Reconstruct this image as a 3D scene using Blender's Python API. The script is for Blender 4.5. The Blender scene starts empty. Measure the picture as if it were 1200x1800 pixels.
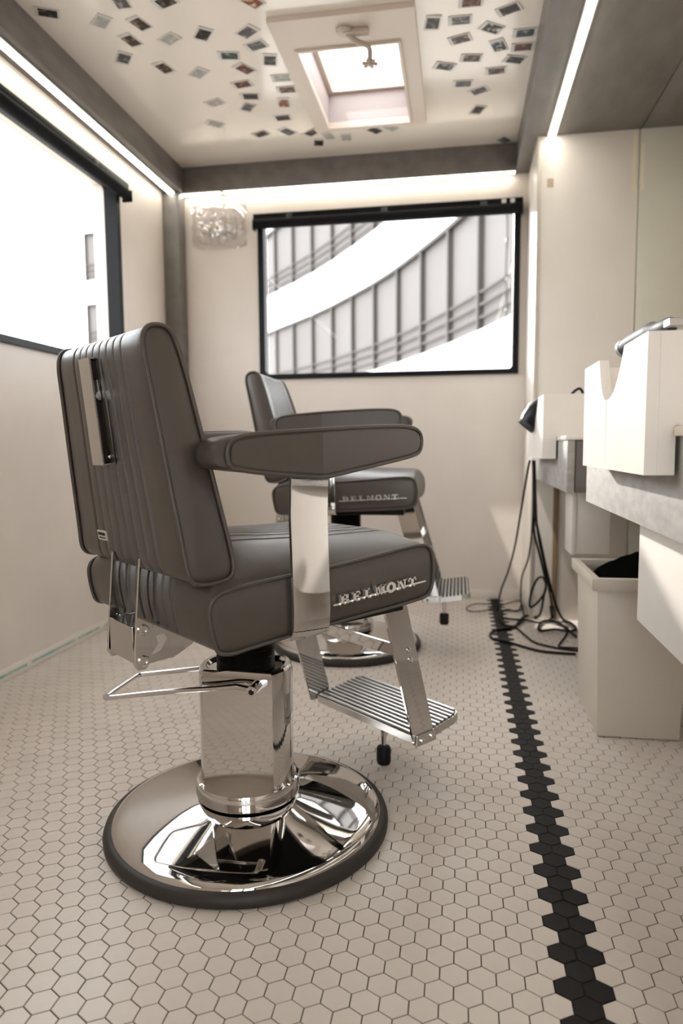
import bpy, bmesh, math, random
from mathutils import Vector, Matrix
random.seed(4)
S = bpy.context.scene
COL = S.collection
PI = math.pi

# ------------------------------------------------------------------ camera
cam_d = bpy.data.cameras.new('camera')
cam = bpy.data.objects.new('camera', cam_d); COL.objects.link(cam)
cam_d.sensor_fit = 'VERTICAL'; cam_d.sensor_height = 36.0; cam_d.sensor_width = 24.0
cam_d.lens = 1228.934 / 1800 * 36.0
cam_d.clip_start = 0.02; cam_d.clip_end = 300
cR = Vector((0.98619223, 0.16544067, -0.00736695))
cU = Vector((-0.00831944, 0.09392306, 0.9955447))
cF = Vector((-0.16539551, 0.98173716, -0.09400257))
m = Matrix((cR, cU, -cF)).transposed().to_4x4()
m.translation = Vector((0, 0, 0.873816))
cam.matrix_world = m
cam_d.dof.use_dof = True; cam_d.dof.focus_distance = 1.46; cam_d.dof.aperture_fstop = 2.8
S.camera = cam

# ------------------------------------------------------------------ world, sun, exposure
W = bpy.data.worlds.new('world'); S.world = W; W.use_nodes = True
bg = W.node_tree.nodes['Background']
bg.inputs[0].default_value = (0.95, 0.98, 1.0, 1); bg.inputs[1].default_value = 7.5
sun_d = bpy.data.lights.new('sun', 'SUN'); sun_d.energy = 6.0; sun_d.angle = math.radians(1.2)
sun_d.color = (1.0, 0.95, 0.88)
sun = bpy.data.objects.new('sun', sun_d); COL.objects.link(sun)
sun.rotation_euler = Vector((0.39, -0.92, -0.28)).to_track_quat('-Z', 'Y').to_euler()
# spot lamp added outside, standing in for reflected sunlight falling steeply through the skylight
gl_d = bpy.data.lights.new('sunbeam_standin_spot', 'SPOT'); gl_d.energy = 11000.0; gl_d.spot_size = math.radians(6.5); gl_d.spot_blend = .1
gl_d.shadow_soft_size = .06; gl_d.color = (1.0, 0.96, 0.90)
gl_o = bpy.data.objects.new('sunbeam_standin_spot', gl_d); COL.objects.link(gl_o)
gl_v = Vector((.945, .52, -2.46)); gl_o.location = Vector((-.4475, 3.2135, 2.46)) - gl_v*4
gl_o.rotation_euler = gl_v.to_track_quat('-Z', 'Y').to_euler()
S.view_settings.view_transform = 'Standard'; S.view_settings.look = 'None'
S.view_settings.gamma = 1.0; S.view_settings.use_curve_mapping = False
S.view_settings.exposure = -0.18

# ------------------------------------------------------------------ materials
MATS = {}
def mat(name, col, rough=.5, metal=0., col2=None, scale=8., detail=4., stretch=(1,1,1), bump=0., bscale=60., emit=0., spec=.5, sheen=0., coords='Object', contrast=(.35,.65), coat=0.):
    if name in MATS: return MATS[name]
    M = bpy.data.materials.new(name); M.use_nodes = True; nt = M.node_tree
    b = nt.nodes['Principled BSDF']
    b.inputs['Base Color'].default_value = (*col, 1); b.inputs['Roughness'].default_value = rough
    b.inputs['Metallic'].default_value = metal; b.inputs['Specular IOR Level'].default_value = spec
    if coat: b.inputs['Coat Weight'].default_value = coat; b.inputs['Coat Roughness'].default_value = .12
    if sheen: b.inputs['Sheen Weight'].default_value = sheen
    if emit:
        b.inputs['Emission Color'].default_value = (*col, 1); b.inputs['Emission Strength'].default_value = emit
    tc = nt.nodes.new('ShaderNodeTexCoord')
    if col2:
        mp = nt.nodes.new('ShaderNodeMapping'); mp.inputs['Scale'].default_value = stretch
        nz = nt.nodes.new('ShaderNodeTexNoise'); nz.inputs['Scale'].default_value = scale; nz.inputs['Detail'].default_value = detail
        rp = nt.nodes.new('ShaderNodeValToRGB')
        rp.color_ramp.elements[0].position = contrast[0]; rp.color_ramp.elements[1].position = contrast[1]
        rp.color_ramp.elements[0].color = (*col, 1); rp.color_ramp.elements[1].color = (*col2, 1)
        nt.links.new(tc.outputs[coords], mp.inputs[0]); nt.links.new(mp.outputs[0], nz.inputs[0])
        nt.links.new(nz.outputs['Fac'], rp.inputs[0]); nt.links.new(rp.outputs[0], b.inputs['Base Color'])
    if bump:
        n2 = nt.nodes.new('ShaderNodeTexNoise'); n2.inputs['Scale'].default_value = bscale; n2.inputs['Detail'].default_value = 3
        bp = nt.nodes.new('ShaderNodeBump'); bp.inputs['Strength'].default_value = bump; bp.inputs['Distance'].default_value = .002
        nt.links.new(tc.outputs['Object'], n2.inputs[0]); nt.links.new(n2.outputs['Fac'], bp.inputs['Height'])
        nt.links.new(bp.outputs[0], b.inputs['Normal'])
    MATS[name] = M
    return M

def glass_mat(name, tint=(1,1,1), gloss=.008, alpha=1.):
    M = bpy.data.materials.new(name); M.use_nodes = True; nt = M.node_tree
    nt.nodes.remove(nt.nodes['Principled BSDF'])
    out = nt.nodes['Material Output']
    tr = nt.nodes.new('ShaderNodeBsdfTransparent'); tr.inputs[0].default_value = (*tint, 1)
    gl = nt.nodes.new('ShaderNodeBsdfGlossy'); gl.inputs['Roughness'].default_value = .02
    mx = nt.nodes.new('ShaderNodeMixShader'); mx.inputs[0].default_value = gloss
    nt.links.new(tr.outputs[0], mx.inputs[1]); nt.links.new(gl.outputs[0], mx.inputs[2]); nt.links.new(mx.outputs[0], out.inputs[0])
    MATS[name] = M
    return M

wallm = mat('wall_laminate', (.69,.62,.555), .42, col2=(.65,.58,.515), scale=3., bump=.05, bscale=180)
wallw = mat('panel_laminate', (.72,.665,.605), .4, col2=(.685,.63,.57), scale=4., bump=.04, bscale=180)
wallg = mat('panel_laminate_greenish', (.58,.56,.47), .38, col2=(.545,.525,.44), scale=4.)
ceilm = mat('ceiling_panel', (.86,.795,.72), .16, col2=(.83,.765,.69), scale=2., spec=.8)
conc = mat('concrete_laminate', (.130,.115,.105), .5, col2=(.185,.167,.154), scale=14, detail=8, stretch=(1,.35,1), contrast=(.3,.7))
concl = mat('concrete_laminate_light', (.34,.325,.31), .5, col2=(.48,.46,.435), scale=30, detail=8, stretch=(.6,.6,1.6), contrast=(.3,.7))
tilew = mat('tile_white', (.64,.575,.515), .34, col2=(.59,.525,.465), scale=9, detail=6, bump=.06, bscale=90)
tileb = mat('tile_black', (.008,.007,.007), .55, col2=(.012,.010,.010), scale=12, spec=.2)
grout = mat('grout', (.020,.013,.009), .9, col2=(.032,.022,.015), scale=40, spec=.1)
leather = mat('leather_grey', (.070,.056,.0465), .34, col2=(.062,.049,.041), scale=6, bump=.10, bscale=420, spec=.5)
leatherd = mat('leather_piping', (.066,.053,.044), .38)
chrome = mat('chrome', (.64,.625,.61), .04, 1.)
chromeb = mat('brushed_steel', (.62,.60,.57), .22, 1.)
alum = mat('aluminium', (.62,.60,.575), .30, 1.)
rubber = mat('black_rubber', (.006,.0055,.005), .5, spec=.2)
rubring = mat('rubber_rim', (.026,.021,.018), .5, col2=(.034,.028,.023), scale=20, spec=.3)
blackm = mat('black_frame', (.006,.006,.007), .4, spec=.12)
blackf = mat('black_fabric', (.008,.008,.009), .8, spec=.15)
whitep = mat('white_paint', (.80,.755,.70), .38, col2=(.76,.715,.66), scale=5)
whiteb = mat('white_board', (.83,.785,.735), .34, col2=(.80,.755,.70), scale=6)
binm = mat('bin_plastic', (.58,.52,.44), .4)
led = mat('led_diffuser', (1.,.97,.86), .5, emit=16.)
ledb = mat('led_diffuser_counter', (1.,.97,.86), .5, emit=26.)
ledch = mat('led_channel', (.55,.53,.50), .35, .8)
glass = glass_mat('window_glass')
wood = mat('brown_wood', (.20,.13,.075), .55, col2=(.26,.175,.10), scale=20, stretch=(1,1,.1))
teal = mat('teal_tape', (.20,.42,.36), .6, col2=(.42,.50,.42), scale=25, stretch=(1,1,1), contrast=(.4,.6))
tape = mat('yellowed_tape', (.66,.60,.42), .6)
facade = mat('facade_white', (.90,.89,.87), .6)
facglass = mat('facade_glass', (.158,.146,.14), .6, col2=(.172,.16,.153), scale=.3, spec=.1)
mull = mat('facade_mullion', (.045,.038,.032), .5)
railm = mat('facade_rail', (.118,.104,.098), .6, spec=.1)
pave = mat('paving', (.35,.33,.31), .8, col2=(.42,.40,.37), scale=2)
cardm = mat('photo_card', (.60,.585,.56), .35)
plasticm = glass_mat('crinkled_plastic', (.93,.92,.93), .25)
dryerm = mat('dryer_black', (.006,.006,.007), .35, spec=.25)
silver = mat('silver_plastic', (.05,.053,.06), .6, 0., spec=.2)
beigeedge = mat('worktop_edge', (.66,.57,.44), .5)

# ------------------------------------------------------------------ mesh helpers
def mesh(name, vs, fs, smooth=None):
    me = bpy.data.meshes.new(name); me.from_pydata([tuple(v) for v in vs], [], fs); me.validate(); me.update()
    if smooth is not None:
        me.polygons.foreach_set('use_smooth', [True]*len(me.polygons))
        me.set_sharp_from_angle(angle=math.radians(smooth))
    return me
def fixn(me):
    bm = bmesh.new(); bm.from_mesh(me); bmesh.ops.recalc_face_normals(bm, faces=bm.faces); bm.to_mesh(me); bm.free(); return me
def obj(name, me, m, parent=None, loc=(0,0,0), rz=0.):
    if m is not None and (len(me.materials) == 0): me.materials.append(m)
    o = bpy.data.objects.new(name, me); COL.objects.link(o)
    o.location = loc; o.rotation_euler = (0,0,rz)
    if parent: o.parent = parent
    return o
def empty(name, loc=(0,0,0), rz=0.):
    o = bpy.data.objects.new(name, None); COL.objects.link(o); o.location = loc; o.rotation_euler = (0,0,rz); o.empty_display_size = .1
    return o
def tag(o, label, cat, group=None):
    o['label'] = label; o['category'] = cat
    if group: o['group'] = group
    return o
def struct(o, label=None):
    o['kind'] = 'structure'
    if label: o['label'] = label
    return o
class MB:
    def __init__(s): s.v = []; s.f = []
    def add(s, vs, fs):
        n = len(s.v); s.v += [Vector(v) for v in vs]; s.f += [tuple(i+n for i in f) for f in fs]; return s
    def box(s, x0,x1,y0,y1,z0,z1, T=None):
        vs = [Vector((x,y,z)) for x in (x0,x1) for y in (y0,y1) for z in (z0,z1)]
        if T: vs = [T @ v for v in vs]
        return s.add(vs, [(0,1,3,2),(4,6,7,5),(0,4,5,1),(2,3,7,6),(0,2,6,4),(1,5,7,3)])
    def prism(s, poly, axis, a, b):
        # poly in the two remaining axes, extruded along axis
        n = len(poly); vs = []
        for t in (a, b):
            for p in poly:
                vs.append({'x':(t,p[0],p[1]),'y':(p[0],t,p[1]),'z':(p[0],p[1],t)}[axis])
        fs = [tuple(range(n-1,-1,-1)), tuple(range(n,2*n))] + [(i,(i+1)%n,n+(i+1)%n,n+i) for i in range(n)]
        return s.add(vs, fs)
    def tube(s, pts, r, n=10, closed=False, ends=True):
        pts = [Vector(p) for p in pts]; N = len(pts); rings = []; up = None; vs = []; fs = []
        for i,p in enumerate(pts):
            if closed: t = pts[(i+1)%N]-pts[i-1]
            else: t = pts[min(i+1,N-1)]-pts[max(i-1,0)]
            t.normalize()
            if up is None:
                up = Vector((0,0,1)) if abs(t.z) < .9 else Vector((1,0,0))
            up = (up - t*up.dot(t)).normalized(); sd = t.cross(up)
            rr = r[i] if isinstance(r,(list,tuple)) else r
            for k in range(n):
                a = 2*PI*k/n; vs.append(p+up*(rr*math.cos(a))+sd*(rr*math.sin(a)))
        M = N if closed else N-1
        for i in range(M):
            for k in range(n):
                a=i*n+k; b=i*n+(k+1)%n; c=((i+1)%N)*n+(k+1)%n; d=((i+1)%N)*n+k
                fs.append((a,d,c,b))
        if not closed and ends: fs += [tuple(range(n)), tuple((N-1)*n+k for k in range(n-1,-1,-1))]
        return s.add(vs, fs)
    def lathe(s, prof, n=48, c=(0,0,0), T=None, cap=True):
        vs=[]; fs=[]
        for r,z in prof:
            for k in range(n):
                a=2*PI*k/n; v=Vector((c[0]+r*math.cos(a), c[1]+r*math.sin(a), c[2]+z)); vs.append(T@v if T else v)
        for i in range(len(prof)-1):
            for k in range(n): fs.append((i*n+k, i*n+(k+1)%n, (i+1)*n+(k+1)%n, (i+1)*n+k))
        if cap: fs += [tuple(range(n-1,-1,-1)), tuple((len(prof)-1)*n+k for k in range(n))]
        return s.add(vs, fs)
    def me(s, name='m', smooth=None, bevel=0., bseg=2, fix=True, bangle=30):
        m_ = bpy.data.meshes.new(name); m_.from_pydata([tuple(v) for v in s.v], [], s.f); m_.validate()
        bm = bmesh.new(); bm.from_mesh(m_)
        if fix: bmesh.ops.recalc_face_normals(bm, faces=bm.faces)
        if bevel:
            ed = [e for e in bm.edges if len(e.link_faces)==2 and e.calc_face_angle(0) > math.radians(bangle)]
            bmesh.ops.bevel(bm, geom=ed, offset=bevel, segments=bseg, profile=.5, affect='EDGES', clamp_overlap=True)
        bm.to_mesh(m_); bm.free(); m_.update()
        if smooth is not None:
            m_.polygons.foreach_set('use_smooth', [True]*len(m_.polygons)); m_.set_sharp_from_angle(angle=math.radians(smooth))
        return m_
def box_o(name, b, m_, parent=None, bevel=0., **k):
    return obj(name, MB().box(*b).me(name, bevel=bevel, smooth=(40 if bevel else None)), m_, parent, **k)
def chaikin(p, n=2, closed=True):
    for _ in range(n):
        q=[]
        N=len(p)
        for i in range(N if closed else N-1):
            a=p[i]; b=p[(i+1)%N]
            q += [tuple(a[k]*.75+b[k]*.25 for k in range(len(a))), tuple(a[k]*.25+b[k]*.75 for k in range(len(a)))]
        if not closed: q=[p[0]]+q+[p[-1]]
        p=q
    return p
def catmull(p, n=6):
    out=[]; N=len(p)
    for i in range(N-1):
        p0=Vector(p[max(i-1,0)]); p1=Vector(p[i]); p2=Vector(p[i+1]); p3=Vector(p[min(i+2,N-1)])
        for k in range(n):
            t=k/n
            out.append(.5*((2*p1)+(p2-p0)*t+(2*p0-5*p1+4*p2-p3)*t*t+(3*p1-p0-3*p2+p3)*t**3))
    out.append(Vector(p[-1])); return out

# ------------------------------------------------------------------ room dimensions
XL, XR, YB, YF = -1.69, 1.05, 4.02, -1.3
ZS, ZC = 2.325, 2.46            # soffit underside, ceiling
TW = .12                         # wall thickness

# floor: grout slab + hexagonal tiles
floor = struct(box_o('floor', (XL-TW, XR+TW, YF-TW, YB+TW, -.10, -.0016), grout), 'floor of small white hexagon tiles with a black tile strip')
w = .046; SX, SY = .20501, 1.81407; per = math.sqrt(3)*w
hexr = w/math.sqrt(3)
def hex_geo():
    g = .0010
    rings = [(hexr-g, -.006), (hexr-g, -.0009), (hexr-g-.0011, 0.)]
    vs=[]; fs=[]
    for r,z in rings:
        for k in range(6):
            a = PI/6 + k*PI/3; vs.append((r*math.cos(a), r*math.sin(a), z))
    for i in range(2):
        for k in range(6): fs.append((i*6+k, i*6+(k+1)%6, (i+1)*6+(k+1)%6, (i+1)*6+k))
    fs.append(tuple(range(12,18)))
    return vs, fs
hv, hf = hex_geo()
hex_w = mesh('white_hex_tile', hv, hf); hex_w.materials.append(tilew)
hex_b = mesh('black_hex_tile', hv, hf); hex_b.materials.append(tileb)
def px(p):
    d = Vector(p)-Vector((0,0,.873816)); z = d.dot(cF)
    if z < .05: return None
    return 600+1228.934*d.dot(cR)/z, 900-1228.934*d.dot(cU)/z, z
white, black = [], []
BASE1 = (-.4792, 1.5075); BASE2 = (-.4829, 2.9786)
r0 = int((SY-YB)/(per/2))-1; r1 = int((SY-YF)/(per/2))+1
for r in range(r0, r1+1):
    y = SY - r*per/2
    if y > YB+.02 or y < YF-.02: continue
    odd = r % 2
    for i in range(-60, 60):
        x = SX + i*w + (0 if odd else w/2)
        if x < XL-.02 or x > XR+.02: continue
        isb = (i == 0) if odd else (i in (-1, 0))
        (black if isb else white).append((x, y))
def vis(p):
    q = px((p[0], p[1], 0))
    if not q or not (-5 < q[0] < 1205 and q[1] < 1805): return None
    if math.hypot(p[0]-BASE1[0], p[1]-BASE1[1]) < .33: return None
    return q[2]
vw = sorted([(vis(p), p) for p in white if vis(p)])
near = set(p for _, p in vw[:300])
def put_tile(me, p, nm):
    o = bpy.data.objects.new(nm, me); COL.objects.link(o); o.parent = floor
    o.location = (p[0], p[1], random.uniform(-.00025, .00025))
    return o
for p in sorted(near): put_tile(hex_w, p, 'white_hex_tile')
restb = []
for p in black:
    if vis(p) and p[1] < 4.0: put_tile(hex_b, p, 'black_hex_tile')
    else: restb.append(p)
def field(name, pts, m_):
    vs=[]; fs=[]
    for (x,y) in pts:
        n=len(vs); dz=random.uniform(-.00025,.00025)
        vs += [(v[0]+x, v[1]+y, v[2]+dz) for v in hv]; fs += [tuple(i+n for i in f) for f in hf]
    o = obj(name, mesh(name, vs, fs), m_, floor); o['kind'] = 'stuff'; return o
field('white_tile_field', [p for p in white if p not in near], tilew)
if restb: field('black_tile_field', restb, tileb)

# walls with openings: boxes around a hole
def holed(name, plane, u0,u1,v0,v1, h, t0,t1, m_):
    # plane 'x': u=y,v=z ; plane 'y': u=x,v=z ; plane 'z': u=x,v=y
    B = MB(); a,b,c,d = h
    for (p,q,r,s_) in ((u0,a,v0,v1),(b,u1,v0,v1),(a,b,v0,c),(a,b,d,v1)):
        if q-p < 1e-4 or s_-r < 1e-4: continue
        if plane=='x': B.box(t0,t1,p,q,r,s_)
        elif plane=='y': B.box(p,q,t0,t1,r,s_)
        else: B.box(p,q,r,s_,t0,t1)
    return obj(name, B.me(name), m_)
WB = (-1.135, .300, 1.280, 2.17)      # back window hole (x0,x1,z0,z1)
WL = (1.15, 3.355, 1.285, 2.17)        # left window hole (y0,y1,z0,z1)
struct(holed('wall_back','y', XL-TW, XR+TW, 0, ZC+.15, WB, YB, YB+TW, wallm), 'beige back wall with a black framed window')
struct(holed('wall_left','x', YF, YB, 0, ZC+.15, WL, XL-TW, XL, wallm), 'beige left wall with a long black framed window')
struct(box_o('wall_right', (XR, XR+TW, YF, YB, 0, ZC+.15), wallm), 'right wall behind the counters')
DF = (-.35, .62, .0, 2.05)
struct(holed('wall_front','y', XL-TW, XR+TW, 0, ZC+.15, DF, YF-TW, YF, wallm), 'wall with the entrance behind the camera')
SK = (-.645, -.250, 2.877, 3.550)
struct(holed('ceiling','z', XL-TW, XR+TW, YF-TW, YB+TW, (SK[0]-.03,SK[1]+.03,SK[2]-.03,SK[3]+.03), ZC, ZC+.12, ceilm), 'glossy beige ceiling with photographs and a skylight')

# dropped frame round the ceiling (grey concrete laminate)
struct(box_o('trim_1', (XL, -1.57, YF, YB, ZS, ZC-.001), conc, bevel=.002), 'grey ceiling frame along the left wall')
struct(box_o('trim_2', (-1.57, .285, 3.945, YB, ZS, ZC-.001), conc, bevel=.002), 'grey ceiling frame along the back wall')
t3 = struct(empty('trim_3', (.66, 1.3, ZS)), 'lowered grey ceiling over the counters')
def child_box(nm, b, m_, par, bevel=0.):
    o = box_o(nm, b, m_, None, bevel); o.parent = par; o.matrix_parent_inverse = par.matrix_world.inverted() if False else Matrix.Translation(-par.location); return o
child_box('panel', (.285, .8185, YF, YB, ZS, ZC-.001), conc, t3, .002)
child_box('panel', (.8225, XR, YF, YB, ZS, ZC-.001), conc, t3, .002)
struct(box_o('trim_4', (XL, -1.592, 3.925, YB, 0, ZS), conc, bevel=.003), 'grey corner post between left and back wall')

# partition standing off the back wall on the right
pt = struct(empty('wall_alcove', (.355, 3.57, 0)), 'pale partition behind the far counter')
child_box('panel', (.355, .811, 3.57, YB, 0, ZS), wallw, pt, .0015)
child_box('panel', (.815, XR, 3.57, YB, 0, ZS), wallg, pt, .0015)
child_box('corner_strip', (.3535, .372, 3.5665, 3.5699, .0, ZS-.02), mat('corner_bead', (.52,.47,.40), .4), pt, .001)
child_box('wood_strip', (.460, .486, 3.561, 3.5698, .0, .74), wood, pt, .001)
for i,(a,b,c,d) in enumerate(((.785,.800,2.05,2.31),(.822,.836,2.05,2.26))):
    child_box('tape_mark', (a,b,3.5692,3.5699,c,d), tape, pt)
child_box('tape_mark', (.40,.43,3.5693,3.5699,2.09,2.13), mat('tan_mark',(.55,.42,.30),.6), pt)

# baseboards
bb = struct(empty('baseboard_left', (XL, 1.3, 0)), 'pale skirting along the left wall')
child_box('board', (XL, XL+.014, YF, 3.925, 0, .046), wallw, bb, .003)
yy = .9
while yy < 3.85:
    L_ = random.uniform(.14, .5)
    child_box('tape_strip', (XL+.0141, XL+.0149, yy, min(yy+L_, 3.9), .018+random.uniform(-.003,.003), .030), teal, bb)
    yy += L_ + random.uniform(.012, .05)
struct(box_o('baseboard_back', (-1.592, .355, YB-.012, YB, 0, .052), wallw, bevel=.003), 'pale skirting along the back wall')

# ------------------------------------------------------------------ windows
def window(name, plane, h, wall_t, inner, label, ft=.034):
    """inner: coordinate of the inner wall face; frame stands proud of it; wall_t: outer face"""
    sgn = 1 if wall_t > inner else -1
    par = struct(empty(name, (0,0,0)), label)
    a,b,c,d = h
    o0, o1 = a-.016, b+.016; p0, p1 = c-.016, d+.016
    def rr(x0,x1,y0,y1,r,n=6):
        out=[]
        for cx_,cy_,s0 in ((x1-r,y1-r,0),(x0+r,y1-r,PI/2),(x0+r,y0+r,PI),(x1-r,y0+r,3*PI/2)):
            for k in range(n+1):
                t=s0+k*PI/2/n; out.append((cx_+r*math.cos(t), cy_+r*math.sin(t)))
        return out
    outer = rr(o0,o1,p0,p1,.004); innr = rr(a+.018,b-.018,c+.012,d-.02,.022)
    n=len(outer); vs=[]; fs=[]
    ds = (inner-sgn*.018, inner+sgn*.05)
    for dd in ds:
        for loop in (outer, innr):
            for (u,v) in loop: vs.append((dd,u,v) if plane=='x' else (u,dd,v))
    for k in range(n):
        k2=(k+1)%n
        fs += [(k,k2,n+k2,n+k),(2*n+k,3*n+k,3*n+k2,2*n+k2),(k,2*n+k,2*n+k2,k2),(n+k,n+k2,3*n+k2,3*n+k)]
    obj('frame', fixn(mesh('frame', vs, fs)), blackm, par)
    g = inner+sgn*.03
    bx = (g-.002,g+.002,a+.01,b-.01,c+.005,d-.01) if plane=='x' else (a+.01,b-.01,g-.002,g+.002,c+.005,d-.01)
    box_o('pane', bx, glass, par)
    return par
window('window_1', 'y', WB, YB+TW, YB, 'wide black framed window in the back wall')
window('window_2', 'x', WL, XL-TW, XL, 'long black framed window in the left wall')

def blind(name, plane, u0,u1, z0,z1, inner, label, cord):
    sg = -1 if plane=='y' else 1
    par = tag(empty(name, (((u0+u1)/2, inner, z0) if plane=='y' else (inner, (u0+u1)/2, z0))), label, 'blind', 'rolled up window blinds')
    ox, oy, oz = par.location
    def bx(nm, u_0,u_1,d0,d1,za,zb,m_, bev=.003):
        lo, hi = sorted((inner+sg*d0, inner+sg*d1))
        b = (u_0,u_1,lo,hi,za,zb) if plane=='y' else (lo,hi,u_0,u_1,za,zb)
        b = (b[0]-ox,b[1]-ox,b[2]-oy,b[3]-oy,b[4]-oz,b[5]-oz)
        return box_o(nm, b, m_, par, bev)
    bx('headrail', u0,u1,.0185,.055,z1-.032,z1,blackm)
    # rolled fabric tube
    n=16; T=MB(); r=.027; zc=z1-.055; dc=inner+sg*.046
    P=[(u0+.008,dc,zc),(u1-.008,dc,zc)] if plane=='y' else [(dc,u0+.008,zc),(dc,u1-.008,zc)]
    T.tube([Vector(p)-par.location for p in P], r, 20)
    obj('fabric_roll', T.me('roll', smooth=40), blackf, par)
    for uu in (u0, u1-.006): bx('bracket', uu, uu+.006, .0185, .072, z1-.088, z1-.034, blackm, .001)
    k=3
    for i in range(k):
        uu=u0+(u1-u0)*(.13+.36*i); bx('clip', uu,uu+.035,.055,.060,z1-.036,z1-.010,mat('clip_grey',(.06,.06,.065),.3), .001)
    if cord:
        cu, cz0, cz1 = cord
        dcv = inner+sg*.07
        for off in (-.004,.005):
            pts=[(cu+off+.003*math.sin(t*9), dcv, cz1+(cz0-cz1)*t) if plane=='y' else (dcv, cu+off+.003*math.sin(t*9), cz1+(cz0-cz1)*t) for t in [i/24 for i in range(25)]]
            obj('pull_cord', MB().tube([Vector(p)-par.location for p in pts], .0022, 6).me('cord', smooth=60), mat('cord_brown',(.06,.045,.035),.6), par)
        for zz,sz in ((1.965,.016),(1.76,.013),(1.60,.010)):
            c=Vector((cu,dcv,zz) if plane=='y' else (dcv,cu,zz))-par.location
            obj('cord_clip', MB().lathe([(.001,-sz),(.006,-sz*.6),(.0075,0),(.005,sz*.6),(.001,sz)],12,c).me('cclip',smooth=50), mat('clip_clear',(.75,.74,.72),.2), par)
        for off in (.10,.055):
            uu=u1-off; bx('mount_clip', uu-.012,uu+.012,.055,.062,z1-.028,z1-.006,mat('clip_clear',(.75,.74,.72),.2), .003)
    return par
blind('roller_blind','y', -1.165,.324, 2.098,2.186, YB, 'black roller blind rolled up above the back window, with pull cord', (.241,1.56,2.10))
blind('roller_blind','x', 1.10,3.40, 2.094,2.182, XL, 'black roller blind rolled up above the left window', None)

# entrance in the front wall (behind the camera): glazed door
dr = struct(empty('door_1', (0,0,0)), 'glazed entrance door behind the camera')
a,b,c,d = DF
dm = MB()
for bx_ in ((a,a+.06,YF-.08,YF-.03,0,d),(b-.06,b,YF-.08,YF-.03,0,d),(a+.06,b-.06,YF-.08,YF-.03,d-.06,d),(a+.06,b-.06,YF-.08,YF-.03,0.0,.10),(.105,.165,YF-.08,YF-.03,.10,d-.06)): dm.box(*bx_)
obj('frame', dm.me('frame'), blackm, dr)
box_o('pane', (a+.06,.105,YF-.058,YF-.054,.10,d-.06), glass, dr)
box_o('pane', (.165,b-.06,YF-.058,YF-.054,.10,d-.06), glass, dr)

# skylight
sk = struct(empty('window_3', (0,0,0)), 'square skylight with a raised white frame in the ceiling')
skm = mat('skylight_plastic', (.64,.55,.47), .4)
x0,x1,y0,y1 = SK
B = MB()
for (p,q,r,s_) in ((-.72,x0,2.672,3.60),(x1,-.172,2.672,3.60),(x0,x1,2.672,y0),(x0,x1,y1,3.60)): B.box(p,q,r,s_,ZC-.022,ZC-.0005)
obj('frame', B.me('frame', bevel=.0), skm, sk)
lip = MB()
for (p,q,r,s_) in ((x0-.012,x0,y0-.012,y1+.012),(x1,x1+.012,y0-.012,y1+.012),(x0,x1,y0-.012,y0),(x0,x1,y1,y1+.012)): lip.box(p,q,r,s_,ZC-.030,ZC-.022)
obj('rim', lip.me('rim'), skm, sk)
shm = mat('skylight_shaft', (.42,.355,.34), .5)
B = MB()
for (p,q,r,s_) in ((x0-.03,x0,y0-.03,y1+.03),(x1,x1+.03,y0-.03,y1+.03),(x0,x1,y0-.03,y0),(x0,x1,y1,y1+.03)): B.box(p,q,r,s_,ZC+.0002,ZC+.26)
obj('shaft', B.me('shaft'), shm, sk)
B = MB()
for (p,q,r,s_) in ((x0,x0+.022,y0,y1),(x1-.022,x1,y0,y1),(x0+.022,x1-.022,y0,y0+.022),(x0+.022,x1-.022,y1-.022,y1)): B.box(p,q,r,s_,ZC+.13,ZC+.15)
obj('sash', B.me('sash'), skm, sk)
box_o('pane', (x0-.03,x1+.03,y0-.03,y1+.03,ZC+.26,ZC+.264), glass, sk)
# crank handle on the frame
hm = mat('crank_plastic', (.50,.42,.35), .35)
hd = obj('crank', MB().lathe([(.03,0),(.034,-.004),(.030,-.012),(.012,-.016)],24,(-.44,2.765,ZC-.022)).box(-.445,-.350,2.752,2.782,ZC-.040,ZC-.026).me('crank', smooth=40), hm, sk)
obj('crank_arm', MB().tube(catmull([(-.43,2.768,ZC-.035),(-.40,2.795,ZC-.05),(-.355,2.815,ZC-.065),(-.352,2.82,ZC-.11)],5),[.010]*16,10).me('arm',smooth=50), hm, hd)
kn = MB().lathe([(.003,.012),(.010,.008),(.010,-.006),(.004,-.010)],14,(-.352,2.82,ZC-.122))
for k in range(6):
    a_=k*PI/3+.3; c_=Vector((-.352+.024*math.cos(a_),2.82+.024*math.sin(a_),ZC-.122))
    kn.tube([(-.352,2.82,ZC-.122),c_],[.004,.0055],8).lathe([(.001,-.007),(.007,-.003),(.007,.003),(.001,.007)],8,c_)
obj('crank_knob', kn.me('knob',smooth=50), hm, hd)

# ------------------------------------------------------------------ LED strips (they give light)
def ledstrip(name, label, b, segs, lm=None):
    x0,x1,y0,y1 = b
    par = tag(empty(name, ((x0+x1)/2,(y0+y1)/2,ZS)), label, 'light', 'ceiling light strips')
    L_=Vector(par.location)
    q=lambda *t: (t[0]-L_.x,t[1]-L_.x,t[2]-L_.y,t[3]-L_.y,t[4]-L_.z,t[5]-L_.z)
    box_o('channel', q(x0,x1,y0,y1,ZS-.006,ZS-.0005), ledch, par)
    for s_ in segs: box_o('diffuser', q(*s_,ZS-.010,ZS-.0055), lm or led, par)
    return par
ledstrip('led_strip','long light strip under the grey frame along the left wall', (-1.655,-1.610,YF+.02,3.998), [(-1.648,-1.617,YF+.03,3.991)])
ledstrip('led_strip','light strip under the grey frame above the back window', (-1.612,.283,3.958,4.000), [(-1.616,-1.36,3.965,3.993),(-1.335,.278,3.965,3.993)])
ledstrip('led_strip','light strip in the lowered ceiling over the counters', (.396,.438,YF+.02,3.566), [(.403,.431,YF+.03,3.562)], ledb)

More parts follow.
